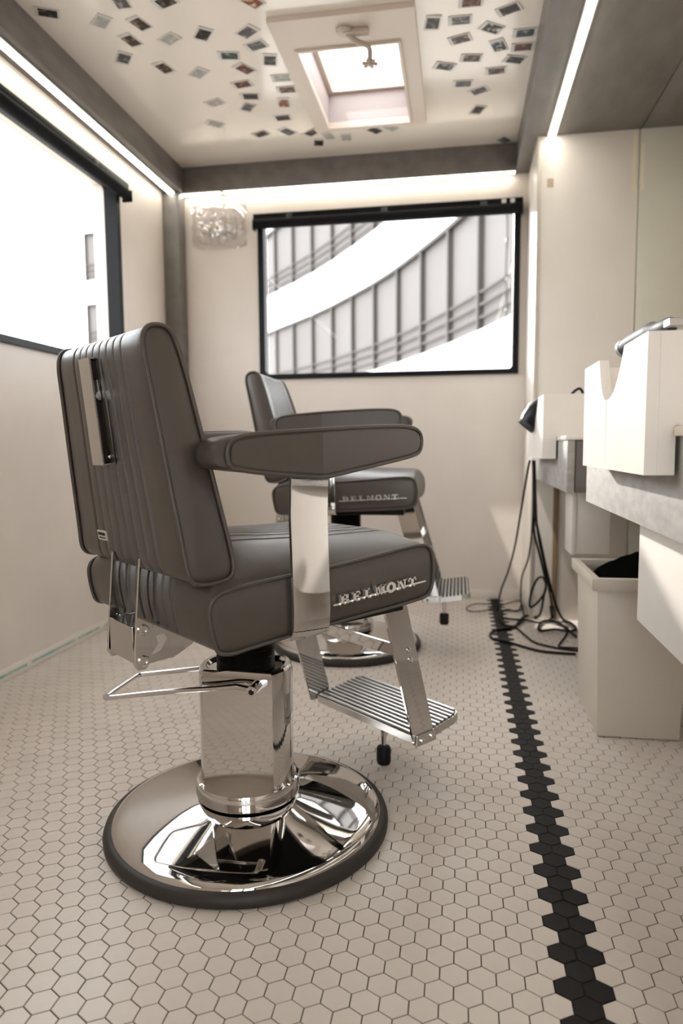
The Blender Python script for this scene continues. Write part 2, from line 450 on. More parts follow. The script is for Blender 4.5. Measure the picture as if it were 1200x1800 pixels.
# ------------------------------------------------------------------ instant photos on the ceiling
PHOTOS = [(-1.5,2.503,.47),(-1.33,2.587,2.38),(-1.197,2.624,1.22),(-1.28,2.72,1.3),(-1.364,2.831,2.21),(-1.128,2.74,-.55),(-1.235,2.93,1.29),(-1.205,2.489,1.62),(-1.05,2.52,-.34),(-.986,2.731,2.22),(-1.106,2.997,2.42),(-.745,2.571,.98),(-.814,2.747,2.52),(-.809,2.843,-.29),(-.782,2.952,1.84),(-.938,2.892,.21),(-.906,2.999,1.02),(-.954,3.12,-.14),(-.951,3.228,.18),(-.992,3.327,-.91),(-1.129,3.257,-.34),(-1.201,3.457,.73),(-.771,3.098,.05),(-.773,3.199,.05),(-.815,3.313,1.72),(-.859,3.457,0),(-1.01,3.609,-.38),(-.871,3.606,1.02),(-.754,3.642,-.65),(-.74,3.761,1.8),(-.674,3.694,1.39),(-.589,3.722,1.66),(-.435,3.669,.91),(-.352,3.654,.9),(.027,2.715,.05),(-.112,2.815,1.73),(-.011,2.818,.02),(.165,2.784,-.42),(.108,2.889,.6),(-.011,2.943,-.27),(.235,2.944,.02),(.235,3.042,.03),(.141,3.014,1.27),(.034,3.087,.16),(.211,3.131,.39),(.139,3.206,-.03),(-.075,3.131,.41),(.001,3.288,.1),(.072,3.365,-.45),(.072,3.548,-1.18),(.215,3.905,.94)]
PAL = {'dark':((.015,.012,.010),(.16,.12,.09)),'pale':((.36,.35,.32),(.50,.48,.44)),'brown':((.05,.03,.02),(.30,.22,.16)),'grey':((.09,.085,.08),(.33,.31,.29)),
 'red':((.09,.025,.018),(.30,.17,.12)),'teal':((.02,.05,.05),(.30,.30,.27)),'mono':((.01,.01,.01),(.68,.66,.62)),'blue':((.05,.055,.075),(.26,.20,.16)),'warm':((.22,.05,.02),(.62,.50,.34))}
def picmat(k):
    nm='photo_print_'+k
    if nm in MATS: return MATS[nm]
    c1,c2=PAL[k]; M=mat(nm, c1, .4, col2=c2, scale=38, detail=2, contrast=(.50,.68), spec=.25)
    nt=M.node_tree; oi=nt.nodes.new('ShaderNodeObjectInfo'); mp=[n for n in nt.nodes if n.type=='MAPPING'][0]
    cx=nt.nodes.new('ShaderNodeCombineXYZ'); ml=nt.nodes.new('ShaderNodeMath'); ml.operation='MULTIPLY'; ml.inputs[1].default_value=37.
    nt.links.new(oi.outputs['Random'],ml.inputs[0]); nt.links.new(ml.outputs[0],cx.inputs[0]); nt.links.new(ml.outputs[0],cx.inputs[1]); nt.links.new(cx.outputs[0],mp.inputs['Location'])
    return M
INFO = [('dark','dark instant photo by itself nearest the left grey ceiling frame'),('pale','washed out pale instant photo, second from the left grey frame along the near row'),
('brown','dark brown instant photo just above its look-alike, left part of the ceiling'),('brown','dark brown instant photo just below its look-alike, left part of the ceiling'),
('grey','small faded grey instant photo below two dark ones at the left'),('pale','faded greenish instant photo right of the two dark brown ones'),
('brown','brown instant photo alone, below the faded greenish one at the left'),('grey','grey instant photo cut by the top edge, leftmost of the cut ones'),
('dark','dark speckled instant photo cut by the top edge above the left group'),('dark','dark grey instant photo standing alone midway between left frame and skylight'),
('pale','pale instant photo with dark upper edge, alone left of the vertical cluster'),('warm','orange brown instant photo cut by the top edge beside the skylight frame'),
('grey','grey tilted instant photo, upper of the two beside the near left skylight corner'),('grey','grey tilted instant photo, lower of the two beside the near left skylight corner'),
('dark','dark upright instant photo close to the left skylight edge'),('teal','wide pale instant photo with a teal spot left of the dark upright one'),
('red','dark reddish brown diamond tilted instant photo in the left cluster'),('red','red brown instant photo directly below the dark diamond tilted one'),
('dark','instant photo with dark top bar below the red brown one'),('grey','faded grey tilted instant photo at the foot of the left cluster'),
('pale','blank looking pale instant photo left of the left cluster foot'),('pale','pale instant photo seen edge on, lowest on the far left'),
('pale','pale instant photo, topmost of the column along the left skylight frame'),('red','reddish instant photo, second in the column along the left skylight frame'),
('warm','small orange red instant photo, third in the column along the left skylight frame'),('dark','dark grey instant photo, fourth in the column along the left skylight frame'),
('brown','brownish instant photo, leftmost of the row below the skylight frame'),('blue','purplish dark instant photo, second of the row below the skylight frame'),
('brown','small brown instant photo at the far left corner of the skylight frame'),('dark','dark navy instant photo closest to the back frame under the skylight'),
('pale','pale instant photo right of the dark navy one'),('pale','pale instant photo under the middle of the skylight'),
('dark','small dark instant photo under the right part of the skylight'),('pale','faint pale instant photo under the right corner of the skylight'),
('red','red and dark instant photo cut by the top edge right of the skylight'),('dark','dark upright instant photo beside the right skylight frame'),
('grey','wide grey instant photo with a white spot right of the dark upright one'),('dark','black and brown tilted instant photo near the top right of the ceiling'),
('mono','black and white instant photo in the middle of the right group'),('brown','brown tilted instant photo below the wide grey one at the right'),
('teal','teal and black instant photo touching the lowered grey ceiling edge'),('red','red instant photo just below the teal one at the grey ceiling edge'),
('mono','white and brown diamond tilted instant photo in the right group'),('brown','brown instant photo with pale faces in the middle of the right group'),
('dark','dark instant photo below the red one near the grey ceiling edge'),('brown','brown instant photo with white corner below the diamond tilted one'),
('mono','pale instant photo with a dark corner nearest the right skylight edge'),('blue','bluish brown instant photo low in the right group'),
('blue','bluish tilted instant photo, second lowest of the right group'),('dark','half dark tilted instant photo, lowest of the right group'),
('grey','lone grey instant photo at the far right corner of the ceiling')]
pc = MB().box(-.0445,.0445,-.0285,.0285,-.0022,0).me('photo_card'); pc.materials.append(cardm)
ppd = {}
for (x,y,a_),(k,lab) in zip(PHOTOS, INFO):
    o = obj('instant_photo', pc, None, None, (x,y,ZC-.0006), a_)
    o.rotation_euler = (random.uniform(-.02,.02), 0, a_)
    tag(o, lab, 'photo', 'instant photos on the ceiling')
    if k not in ppd:
        ppd[k] = MB().box(-.030,.036,-.0235,.0235,-.0026,-.0018).me('photo_print'); ppd[k].materials.append(picmat(k))
    obj('picture', ppd[k], None, o)

# ------------------------------------------------------------------ barber chairs
CM = {}
def cached(k, fn):
    if k not in CM: CM[k] = fn()
    return CM[k]
def inset2d(loop, d):
    n=len(loop); out=[]
    area=sum(loop[i][0]*loop[(i+1)%n][1]-loop[(i+1)%n][0]*loop[i][1] for i in range(n))
    sg = 1 if area>0 else -1
    nr=[]
    for i in range(n):
        a=Vector(loop[i-1]); b=Vector(loop[(i+1)%n]); t=(b-a).normalized(); nr.append(Vector((-t.y,t.x))*sg)
    return nr
SEAMS = [-.14,-.10,-.06,-.02,.02,.06,.10,.14]
def svals(Wd):
    out=set([-Wd,-Wd+.006,-Wd+.02,Wd,Wd-.006,Wd-.02,-.185,.185])
    for s_ in SEAMS:
        for q in (-.014,-.0065,-.0042,-.002,0,.002,.0042,.0065,.014): out.add(round(s_+q,4))
    out.add(0.)
    return sorted(out)
def groove(s_, dep=.0095):
    g=0
    for q in SEAMS:
        g=max(g, math.exp(-((s_-q)/.0026)**2))
    # soft pillow between seams
    if abs(s_)<.14:
        u=((s_+.14)/.04)%1; g=max(g, .16*(abs(2*u-1))**4)
    return dep*g
BACK = chaikin([(-.272,.640),(-.281,.700),(-.308,.850),(-.331,.985),(-.345,1.058),(-.331,1.083),(-.292,1.083),(-.272,1.045),(-.236,.900),(-.206,.775),(-.180,.668),(-.183,.640),(-.205,.632),(-.245,.630)],3)
SEAT = chaikin([(-.232,.503),(-.245,.545),(-.252,.600),(-.224,.622),(-.10,.630),(.02,.635),(.15,.645),(.27,.656),(.314,.650),(.326,.600),(.318,.540),(.270,.531),(.03,.522),(-.15,.510)],3)
BACK = [(a_+.020*max(0,(z_-.65))/.41, z_) for a_,z_ in BACK]
def wback(z): return .205+(.252-.205)*max(0,min(1,(1.06-z)/.41))
def back_pt(a_, z, s_): return Vector((a_, -s_*wback(z)/.25, z))
def crown(a_, s_):
    c = .066 if a_<-.1 else (.066+(a_+.1)/.35*(.024-.066) if a_<.25 else .024)
    edge = max(0., 1-abs(s_/.28)**3.2)
    return c*edge
def seat_pt(a_, z, s_):
    up = max(0., min(1., (z-.57)/.05))
    rear = max(0., min(1., (-.14-a_)/.10)); 
    k = up*(1-.35*rear)
    return Vector((a_, -s_, z+crown(a_, s_)*k))
def cushion(loop, Wd, pf, gw):
    nr = inset2d(loop,0); sv=svals(Wd); n=len(loop); vs=[]; fs=[]
    for s_ in sv:
        e = abs(s_)-(Wd-.02); ed = .010*(max(0,e)/.02)**2 if e>0 else 0
        g = groove(s_)
        for (p,nn) in zip(loop,nr):
            d_ = g*gw(nn)+ed*.6
            vs.append(pf(p[0]+nn.x*d_, p[1]+nn.y*d_, s_))
    m_=len(sv)
    for i in range(m_-1):
        for k in range(n): fs.append((i*n+k,i*n+(k+1)%n,(i+1)*n+(k+1)%n,(i+1)*n+k))
    return fixn(mesh('cushion', vs, fs, 50))
def sidepanel(loop, sW, pf, sgn, bulge=.006):
    c=Vector((sum(p[0] for p in loop)/len(loop), sum(p[1] for p in loop)/len(loop)))
    nr=inset2d(loop,0); n=len(loop); vs=[]; fs=[]
    lv=[(.0025,0.,0),(.009,.0030,0),(.016,.0045,0)]
    for (d_,b_,_) in lv:
        for p,nn in zip(loop,nr): vs.append(pf(p[0]+nn.x*d_,p[1]+nn.y*d_, sgn*(sW+b_-.004)))
    for f_ in (.55,.15):
        for p,nn in zip(loop,nr):
            q=Vector((p[0]+nn.x*.016,p[1]+nn.y*.016)); q=c+(q-c)*f_
            vs.append(pf(q.x,q.y,sgn*(sW+bulge-.004)))
    L_=5
    for i in range(L_-1):
        for k in range(n): fs.append((i*n+k,i*n+(k+1)%n,(i+1)*n+(k+1)%n,(i+1)*n+k))
    fs.append(tuple((L_-1)*n+k for k in range(n)))
    return fixn(mesh('side_panel', vs, fs, 50))
def piping(loop, s_, pf, r=.0042):
    return MB().tube([pf(p[0],p[1],s_) for p in loop], r, 8, closed=True).me('piping', smooth=80)
def flatbar(path, wdt, th, axis='a'):
    """path: list of (s,z,a0): ribbon wide along a; returns mesh"""
    pts=[Vector((0,-p[0],p[1])) for p in path]; vs=[]; fs=[]; n=len(pts)
    for i,p in enumerate(pts):
        t=(pts[min(i+1,n-1)]-pts[max(i-1,0)]).normalized(); nn=Vector((0,-t.z,t.y))
        a0,a1=path[i][2]-wdt/2, path[i][2]+wdt/2
        for (aa,k) in ((a0,-.5),(a1,-.5),(a1,.5),(a0,.5)): vs.append(Vector((aa,0,0))+p+nn*(k*th))
    for i in range(n-1):
        for k in range(4): fs.append((i*4+k,i*4+(k+1)%4,(i+1)*4+(k+1)%4,(i+1)*4+k))
    fs += [(0,1,2,3),tuple((n-1)*4+k for k in (3,2,1,0))]
    b=MB(); b.add(vs,fs); return b
# armrest
ARM = chaikin([(-.248,.840),(-.254,.866),(-.243,.884),(-.205,.894),(-.03,.905),(.15,.914),(.237,.913),(.265,.897),(.262,.862),(.237,.852),(.10,.834),(.01,.822),(-.038,.816),(-.10,.822),(-.22,.834)],2)
def arm_out(a_):
    if a_<-.038: return .334-(-.038-a_)*(.030/.22)
    return .334-(a_+.038)*(.036/.30)
def arm_in(a_): return .238 if a_<.1 else .238+(a_-.1)*.10
def armrest_mesh(sgn):
    nr=inset2d(ARM,0); n=len(ARM); vs=[]; fs=[]
    tv=[(0,.016),(.06,.005),(.16,0),(.5,-.0015),(.86,0),(.95,.0015),(1,.004)]
    for t,d_ in tv:
        for p,nn in zip(ARM,nr):
            a_=p[0]+nn.x*d_; z=p[1]+nn.y*d_; s_=arm_in(p[0])+(arm_out(p[0])-arm_in(p[0]))*t
            vs.append((a_,-sgn*s_,z))
    L_=len(tv)
    for i in range(L_-1):
        for k in range(n): fs.append((i*n+k,i*n+(k+1)%n,(i+1)*n+(k+1)%n,(i+1)*n+k))
    fs.append(tuple(range(n)))
    # outer face: strips across from crease to ends, planar halves
    fs.append(tuple((L_-1)*n+k for k in range(n)))
    b=MB(); b.add(vs,fs); me=b.me('armrest'); 
    bm=bmesh.new(); bm.from_mesh(me)
    big=[f for f in bm.faces if len(f.verts)>8]; bmesh.ops.triangulate(bm, faces=big); bm.to_mesh(me); bm.free()
    me.polygons.foreach_set('use_smooth',[True]*len(me.polygons)); me.set_sharp_from_angle(angle=math.radians(35)); return me
ARMP = [(-.16+(p[0]+.16)*.70 if p[0]<-.16 else p[0], p[1]) for p in ARM]
def arm_face(sgn):
    """outer side panel folded along a vertical crease at a=-.02"""
    nr=inset2d(ARMP,0); inn=[(p[0]+n_.x*.0065,p[1]+n_.y*.0065) for p,n_ in zip(ARMP,nr)]
    A=sorted([p for p in inn],key=lambda p:p[0])
    def zr(a_):
        zs=[]; n=len(inn)
        for i in range(n):
            p,q=inn[i],inn[(i+1)%n]
            if (p[0]-a_)*(q[0]-a_)<=0 and abs(p[0]-q[0])>1e-9: zs.append(p[1]+(q[1]-p[1])*(a_-p[0])/(q[0]-p[0]))
        return min(zs),max(zs)
    amin,amax=A[0][0]+.0005,A[-1][0]-.0005
    al=[amin+(amax-amin)*(.5-.5*math.cos(PI*i/26)) for i in range(27)]+[-.038]
    al=sorted(al); vs=[]; fs=[]
    for a_ in al:
        z0,z1=zr(a_); s_=arm_out(a_)+.0035
        for t in (0,.5,1): vs.append((a_,-sgn*s_,z0+(z1-z0)*t))
    for i in range(len(al)-1):
        for k in range(2): fs.append((i*3+k,(i+1)*3+k,(i+1)*3+k+1,i*3+k+1))
    return fixn(mesh('arm_face',vs,fs,12))
# lettering in slab serif strokes, unit cell 1 x 1
def letters():
    B=MB()
    def R(x0,x1,y0,y1): return [(x0,y0),(x1,y0),(x1,y1),(x0,y1)]
    G={'B':[R(.0,.62,.86,1),R(0,.62,0,.14),R(.13,.42,0,1),R(.42,.70,.45,.58),R(.62,.88,.56,.93),R(.64,.92,.07,.47)],
       'E':[R(0,.86,.86,1),R(0,.90,0,.14),R(.13,.42,0,1),R(.42,.62,.44,.57),R(.60,.68,.34,.67),R(.76,.86,.66,1),R(.80,.90,0,.36)],
       'L':[R(0,.58,.87,1),R(0,.90,0,.14),R(.14,.44,0,1),R(.79,.90,0,.40)],
       'M':[R(-.02,.34,.87,1),R(.72,1.08,.87,1),R(-.02,.30,0,.13),R(.64,1.08,0,.13),R(.08,.20,0,1),R(.74,.98,0,1),[(.16,1),(.36,1),(.60,.12),(.48,.12)],[(.48,.12),(.60,.12),(.84,1),(.74,1)]],
       'N':[R(-.02,.34,.87,1),R(.66,1.0,.87,1),R(-.02,.32,0,.13),R(.08,.20,0,1),R(.78,.90,0,1),[(.10,1),(.38,1),(.90,0),(.66,0)]],
       'T':[R(.02,.94,.84,1),R(.34,.64,0,1),R(.20,.78,0,.14),R(.02,.12,.60,1),R(.84,.94,.60,1)]}
    def emit(poly,i,word_w=.0322,lw=.0262,h=.0205):
        a0=.034; out=[]
        for (x,y) in poly:
            a_=a0+i*word_w+x*lw; z=.5585+(a_-.034)*.050+y*h
            out.append((a_,z))
        B.prism([(p[0],p[1]) for p in out],'y',-.2965,-.2885)
    for i,ch in enumerate('BELMONT'):
        if ch=='O':
            n=20
            for k in range(n):
                t0,t1=2*PI*k/n,2*PI*(k+1)/n
                emit([(.5+.52*math.cos(t0),.5+.56*math.sin(t0)),(.5+.52*math.cos(t1),.5+.56*math.sin(t1)),(.5+.20*math.cos(t1),.5+.30*math.sin(t1)),(.5+.20*math.cos(t0),.5+.30*math.sin(t0))],i)
        else:
            for p in G[ch]: emit(p,i)
    for (u,v) in ((.020,.285),): 
        B.prism([(u,.5585+(u-.034)*.05+.0012),(v,.5585+(v-.034)*.05+.0022),(v,.5585+(v-.034)*.05+.0058),(u,.5585+(u-.034)*.05+.0048)],'y',-.294,-.2885)
    return B.me('lettering')
TILT=math.atan2(.026,.168)
def plateT():
    return Matrix.Translation((.363,0,.152)) @ Matrix.Rotation(-TILT,4,'Y')
def column_mesh():
    prof=[(.118,.080,.118),(.120,.086,.120),(.120,.110,.120),(.117,.116,.117),(.112,.1175,.069),(.1075,.123,.069),(.1065,.14,.069),(.1065,.365,.069),(.1045,.376,.067),(.100,.381,.064),(.090,.381,.060),(.084,.374,.060)]
    n=96; vs=[]; fs=[]
    for r,z,c in prof:
        for k in range(n):
            a_=2*PI*k/n; vs.append((r*math.cos(a_), max(-c,min(c,r*math.sin(a_))), z))
    for i in range(len(prof)-1):
        for k in range(n): fs.append((i*n+k,i*n+(k+1)%n,(i+1)*n+(k+1)%n,(i+1)*n+k))
    fs += [tuple(range(n-1,-1,-1)), tuple((len(prof)-1)*n+k for k in range(n))]
    return fixn(mesh('column',vs,fs,28))
def bolt(c, axis, r=.009, h=.006):
    T=Matrix.Translation(c) @ {'y-':Matrix.Rotation(PI/2,4,'X'),'y+':Matrix.Rotation(-PI/2,4,'X'),'x-':Matrix.Rotation(-PI/2,4,'Y'),'x+':Matrix.Rotation(PI/2,4,'Y')}[axis]
    return MB().lathe([(r,0),(r,h*.7),(r*.85,h),(r*.5,h),(r*.45,h*.4)],20,T=T).me('bolt',smooth=40)
def make_chair(name, label, loc, th, dz, rec=0.):
    root = tag(empty(name, (loc[0],loc[1],0)), label, 'barber chair', 'barber chairs')
    def low(nm,key,fn,m_,par=None): return obj(nm, cached(key,fn), m_, par or root)
    def upp(nm,key,fn,m_,par=None):
        return obj(nm, cached(key,fn), m_, par) if par else obj(nm, cached(key,fn), m_, root, (0,0,dz), th)
    # base
    low('rubber_rim','rim',lambda: MB().lathe([(.30,0),(.318,.0),(.3245,.006),(.3255,.016),(.322,.026),(.314,.031),(.306,.030)],128).me('rim',smooth=60), rubring)
    low('base_dome','dome',lambda: MB().lathe([(.309,.024),(.3085,.030),(.304,.036),(.294,.041),(.272,.0465),(.24,.0525),(.20,.060),(.16,.067),(.13,.0725),(.105,.078),(.090,.083),(.082,.090)],128).me('dome',smooth=60), chrome)
    col=low('column','column',column_mesh, chrome)
    # pump lever
    def lever():
        pts=[(.046,-.098,.352),(.036,-.098,.354),(.005,-.096,.357),(-.04,-.092,.350),(-.15,-.090,.336),(-.285,-.088,.315),(-.302,-.084,.312),(-.308,-.070,.311),(-.309,0.,.310),(-.308,.070,.309),(-.302,.084,.309),(-.285,.088,.311),(-.15,.090,.330),(-.04,.092,.346),(.005,.096,.354),(.036,.098,.352),(.046,.098,.350)]
        return MB().tube(catmull(pts,4), .0062, 12).me('lever',smooth=60)
    lv=low('pump_lever','lever',lever,chrome)
    low('lever_hub','hub1',lambda: MB().tube([(.046,-.060,.352),(.046,-.112,.352)],[.0125,.0125],18).tube([(.046,-.112,.352),(.046,-.113,.352)],.006,12).me('hub',smooth=40),chrome,lv)
    low('lever_hub','hub2',lambda: MB().tube([(.046,.060,.352),(.046,.112,.352)],[.0125,.0125],18).me('hub',smooth=40),chrome,lv)
    low('lever_hub_socket','hubs',lambda: MB().tube([(.046,-.1122,.352),(.046,-.1132,.352)],.0065,6).me('hubs'),rubber,lv)
    # bellows, ridged
    def bell():
        top=.512+dz; z=.372; n=int((top-z)/.0075); pr=[]
        for i in range(n*2+1):
            zz=z+(top-z)*i/(n*2); pr.append((.0665 if i%2 else .0625, zz))
        return MB().lathe(pr,48).me('bellows',smooth=25)
    low('bellows','bell%d'%(dz*1000),bell,rubber)
    # seat
    sf=upp('seat_frame','sframe',lambda: MB().box(-.20,.27,-.24,.24,.502,.528).box(-.11,.11,-.11,.11,.494,.506).me('sframe',bevel=.003),rubber)
    seat=upp('seat_cushion','seat',lambda: cushion(SEAT,.28,seat_pt,lambda n: 1. if n.y<.35 else 0.),leather)
    for sg in (1,-1):
        upp('side_panel','seatp%d'%sg,lambda: sidepanel(SEAT,.282,seat_pt,sg),leather,seat)
        upp('piping','seatpp%d'%sg,lambda: piping(SEAT,sg*.281,seat_pt,.0038),leatherd,seat)
    e=upp('lettering','letters',letters,mat('letter_metal',(.86,.84,.81),.22,.85),seat); e['label']='raised chrome lettering BELMONT'
    # back
    bk=upp('backrest','back',lambda: cushion(BACK,.25,back_pt,lambda n: 1. if n.y<.6 else 0.),leather)
    for sg in (1,-1):
        upp('side_panel','backp%d'%sg,lambda: sidepanel(BACK,.252,back_pt,sg,.009),leather,bk)
        upp('piping','backpp%d'%sg,lambda: piping(BACK,sg*.251,back_pt),leatherd,bk)
    if rec:
        bk.matrix_local = Matrix.Translation((0,0,dz)) @ Matrix.Rotation(th,4,'Z') @ Matrix.Translation((-.262,0,.65)) @ Matrix.Rotation(-rec,4,'Y') @ Matrix.Translation((.25,0,-.65))
    # headrest holder on the rear of the back: tilted channel
    HT = Matrix.Translation((-.2985,.014,.945)) @ Matrix.Rotation(-.100,4,'Y')
    hb=upp('headrest_bracket','hold',lambda: MB().box(-.030,-.027,-.022,.032,-.103,.103,HT).box(-.027,.0,.029,.032,-.103,.103,HT).box(-.027,0,-.022,.032,.1,.103,HT).box(-.027,0,-.022,.032,-.103,-.1,HT).me('hold'),chromeb,bk)
    upp('bracket_core','holdc',lambda: MB().box(-.026,.0,-.014,.028,-.098,.098,HT).me('holdc'),mat('bracket_dark',(.035,.026,.021),.25,.6),bk)
    upp('bracket_flange','holdf',lambda: MB().box(-.008,.0,-.030,-.022,-.103,.103,HT).box(-.003,.003,-.034,-.022,-.103,.103,HT).me('holdf'),blackm,bk)
    def knob():
        T=HT @ Matrix.Translation((-.017,-.015,.030)) @ Matrix.Rotation(PI/2,4,'X')
        b=MB().lathe([(.007,0),(.009,.004),(.009,.008),(.004,.009)],16,T=T)
        b.box(-.020,-.014,-.021,-.016,.032,.060,HT); return b.me('knob',smooth=40)
    upp('bracket_knob','holdk',knob,chrome,bk)
    upp('bracket_screw','holds',lambda: MB().lathe([(.004,0),(.004,.004),(.002,.005)],12,T=HT@Matrix.Translation((-.012,-.015,-.088))@Matrix.Rotation(PI/2,4,'X')).me('bs',smooth=40),chrome,bk)
    # maker's plate with print
    PTm = Matrix.Translation((-.2795,.105,.6905)) @ Matrix.Rotation(-.14,4,'Y')
    pl=upp('maker_plate','mplate',lambda: MB().box(-.003,.001,-.022,.022,-.010,.010,PTm).me('mp'),mat('plate_white',(.62,.58,.53),.3,.3),bk)
    def prt():
        b=MB(); random.seed(9)
        for (z0,z1,y0,y1) in ((.000,.0065,-.018,.018),(-.0065,-.0035,-.017,.016)):
            y=y0
            while y<y1:
                l_=random.uniform(.0012,.003); b.box(-.0034,-.0029,y,min(y+l_,y1),z0,z1,PTm); y+=l_+.0012
        return b.me('prt')
    upp('plate_print','mprint',prt,blackm,bk)
    # arms
    for sg in (1,-1):
        ar=upp('armrest','arm%d'%sg,lambda: armrest_mesh(sg),leather)
        upp('side_panel','armf%d'%sg,lambda: arm_face(sg),leather,ar)
        upp('piping','armp%d'%sg,lambda: MB().tube([(p[0],-sg*(arm_out(p[0])+.0015),p[1]) for p in ARMP],.0042,8,closed=True).me('ap',smooth=80),leatherd,ar)
        path=[(.302,.828,-.036),(.3005,.80,-.036),(.2985,.765,-.036),(.297,.752,-.0355),(.2965,.735,-.035),(.2965,.60,-.031),(.2965,.560,-.030),(.2955,.545,-.030),(.2945,.530,-.030),(.290,.517,-.030),(.282,.509,-.030),(.270,.506,-.030),(.10,.505,-.030)]
        upp('arm_post','post%d'%sg,lambda: flatbar([(sg*q[0],q[1],q[2]-.007) for q in path],.088,.0085).me('post',bevel=.0015,smooth=30),chrome)
        # footrest straps, braces
        def strap():
            b=MB(); y0,y1=(-.207,-.199) if sg>0 else (.199,.207)
            b.prism([(.232,.535),(.306,.535),(.408,.178),(.404,.150),(.343,.150)],'y',y0,y1); return b.me('strap',bevel=.0015)
        st=upp('footrest_strap','strap%d'%sg,strap,chrome)
        yb = -.2075 if sg>0 else .2075
        for i,(a_,z) in enumerate(((.322,.392),(.327,.368))):
            upp('screw','sc%d%d'%(sg,i),lambda: bolt((a_,yb,z),'y-' if sg>0 else 'y+',.0075,.005),chrome,st)
        upp('strap_foot','sfoot%d'%sg,lambda: MB().box(.345,.412,*sorted((yb,yb+(-.006 if sg>0 else .006))),.148,.175).me('sf',bevel=.002),chromeb,st)
        for i,(a_,z) in enumerate(((.362,.160),(.396,.164))):
            upp('screw','sd%d%d'%(sg,i),lambda: bolt((a_,yb+(-.006 if sg>0 else .006),z),'y-' if sg>0 else 'y+',.007,.004),chrome,st)
    upp('footrest_crossbar','xbar',lambda: MB().prism([(.3155,.398),(.3195,.399),(.3290,.366),(.3250,.365)],'y',-.1988,.1988).me('xbar'),chrome)
    # footplate
    PTT=plateT()
    fp=upp('footplate','fplate',lambda: MB().prism([(0,-.197),(.135,-.197),(.160,-.188),(.170,-.160),(.170,.160),(.160,.188),(.135,.197),(0,.197)],'z',-.012,.008).me('fp'),alum)
    CM['fplate'].transform(PTT) if not CM.get('fpT') else None; CM['fpT']=True
    inl=upp('dark_gap_sheet','gapsheet',lambda: MB().prism([(.004,-.194),(.134,-.194),(.157,-.186),(.167,-.158),(.167,.158),(.157,.186),(.134,.194),(.004,.194)],'z',.0075,.0088).me('inl'),mat('gap_dark',(.03,.028,.027),.6,spec=.2),fp)  # thin dark sheet added to paint the gaps between the ribs dark
    if not CM.get('inlT'): CM['gapsheet'].transform(PTT); CM['inlT']=True
    nr_=11
    for i in range(nr_):
        x_=.006+i*.0150; hw=.194 if x_<.135 else (.194-(x_-.135)*.75)
        upp('rib','rib%d'%i,lambda: MB().prism([(x_,.0080),(x_+.0080,.0080),(x_+.0068,.0135),(x_+.0012,.0135)],'y',-hw,hw).me('rib'),alum,fp)
        if not CM.get('ribT%d'%i): CM['rib%d'%i].transform(PTT); CM['ribT%d'%i]=True
    bp=upp('bumper_stem','bstem',lambda: MB().tube([(.425,-.012,.155),(.425,-.012,.060)],[.011,.0065],14).tube([(.425,-.012,.125),(.425,-.012,.112)],.012,6).me('bst',smooth=40),chrome,fp)
    upp('rubber_bumper','bump',lambda: MB().lathe([(.008,.062),(.017,.060),(.0195,.054),(.0195,.020),(.017,.013),(.008,.011)],28,(.425,-.012,0)).me('bump',smooth=40),rubber,fp)
    # back hinge bracket
    for sg in (1,-1):
        y_=-.062*sg; y0,y1=sorted((y_, y_-.006*sg))
        br=upp('back_bracket','bb%d'%sg,lambda: MB().prism([(-.278,.660),(-.250,.660),(-.252,.55),(-.262,.452),(-.272,.440),(-.288,.440),(-.296,.452),(-.288,.55)],'y',y0,y1).me('bb',bevel=.001),chrome)
        for i,z in enumerate((.520,.458)):
            upp('bolt','bo%d%d'%(sg,i),lambda: bolt((-.276,y0 if sg>0 else y1,z),'y-' if sg>0 else 'y+',.0105,.006),chrome,br)
        yh=sorted((y_+.004*sg,y_+.010*sg))
        def hp():
            pts=[(-.272,.528),(-.15,.528),(-.13,.500),(-.165,.468),(-.21,.447),(-.268,.446)]
            return MB().prism(pts,'y',*yh).me('hp',bevel=.002)
        hpn=upp('hinge_plate','hp%d'%sg,hp,chrome)
        upp('hinge_slot','hs%d'%sg,lambda: MB().prism([(-.258,.462),(-.235,.470),(-.220,.492),(-.228,.503),(-.245,.500),(-.240,.485)],'y',*(yh[0]-.0005,yh[1]+.0005)).me('hs'),mat('slot_pale',(.50,.45,.40),.6),hpn)
        upp('bolt','hb%d'%sg,lambda: bolt((-.165,yh[0] if sg>0 else yh[1],.500),'y-' if sg>0 else 'y+',.0085,.005),chrome,hpn)
    upp('hinge_box','hbox',lambda: MB().box(-.293,-.235,-.056,.056,.452,.525).me('hbx',bevel=.002),chrome)
    return root
ch1 = make_chair('barber_chair','grey leather barber chair in front, seen from behind, on a round chrome base', BASE1, .87, 0.)
ch2 = make_chair('barber_chair','grey leather barber chair behind the first, seat raised, below the back window', BASE2, 0., .098, .10)

# ------------------------------------------------------------------ counters with organisers
def counter(name, label, y0, y1):
    par = tag(empty(name, (.355,(y0+y1)/2,.7125)), label, 'counter', 'wall mounted counters')
    L_=Vector(par.location)
    def cb(nm,b,m_,bev=.0015):
        o=box_o(nm,(b[0]-L_.x,b[1]-L_.x,b[2]-L_.y,b[3]-L_.y,b[4]-L_.z,b[5]-L_.z),m_,par,bev); return o
    cb('front_apron',(.355,.380,y0,y1,.7125,.888),concl)
    cb('end_panel',(.383,XR-.002,y0+.003,y0+.021,.7125,.888),conc)
    cb('end_panel',(.383,XR-.002,y1-.021,y1-.003,.7125,.888),conc)
    cb('bottom_board',(.381,XR-.002,y0+.022,y1-.022,.715,.732),whitep)
    cb('worktop',(.349,XR-.002,y0-.004,y1,.8885,.902),whiteb)
    return par
counter('wall_counter','near grey concrete counter at the right edge, above the waste bin', .55, 2.065)
counter('wall_counter','far grey concrete counter against the partition', 2.432, 3.566)

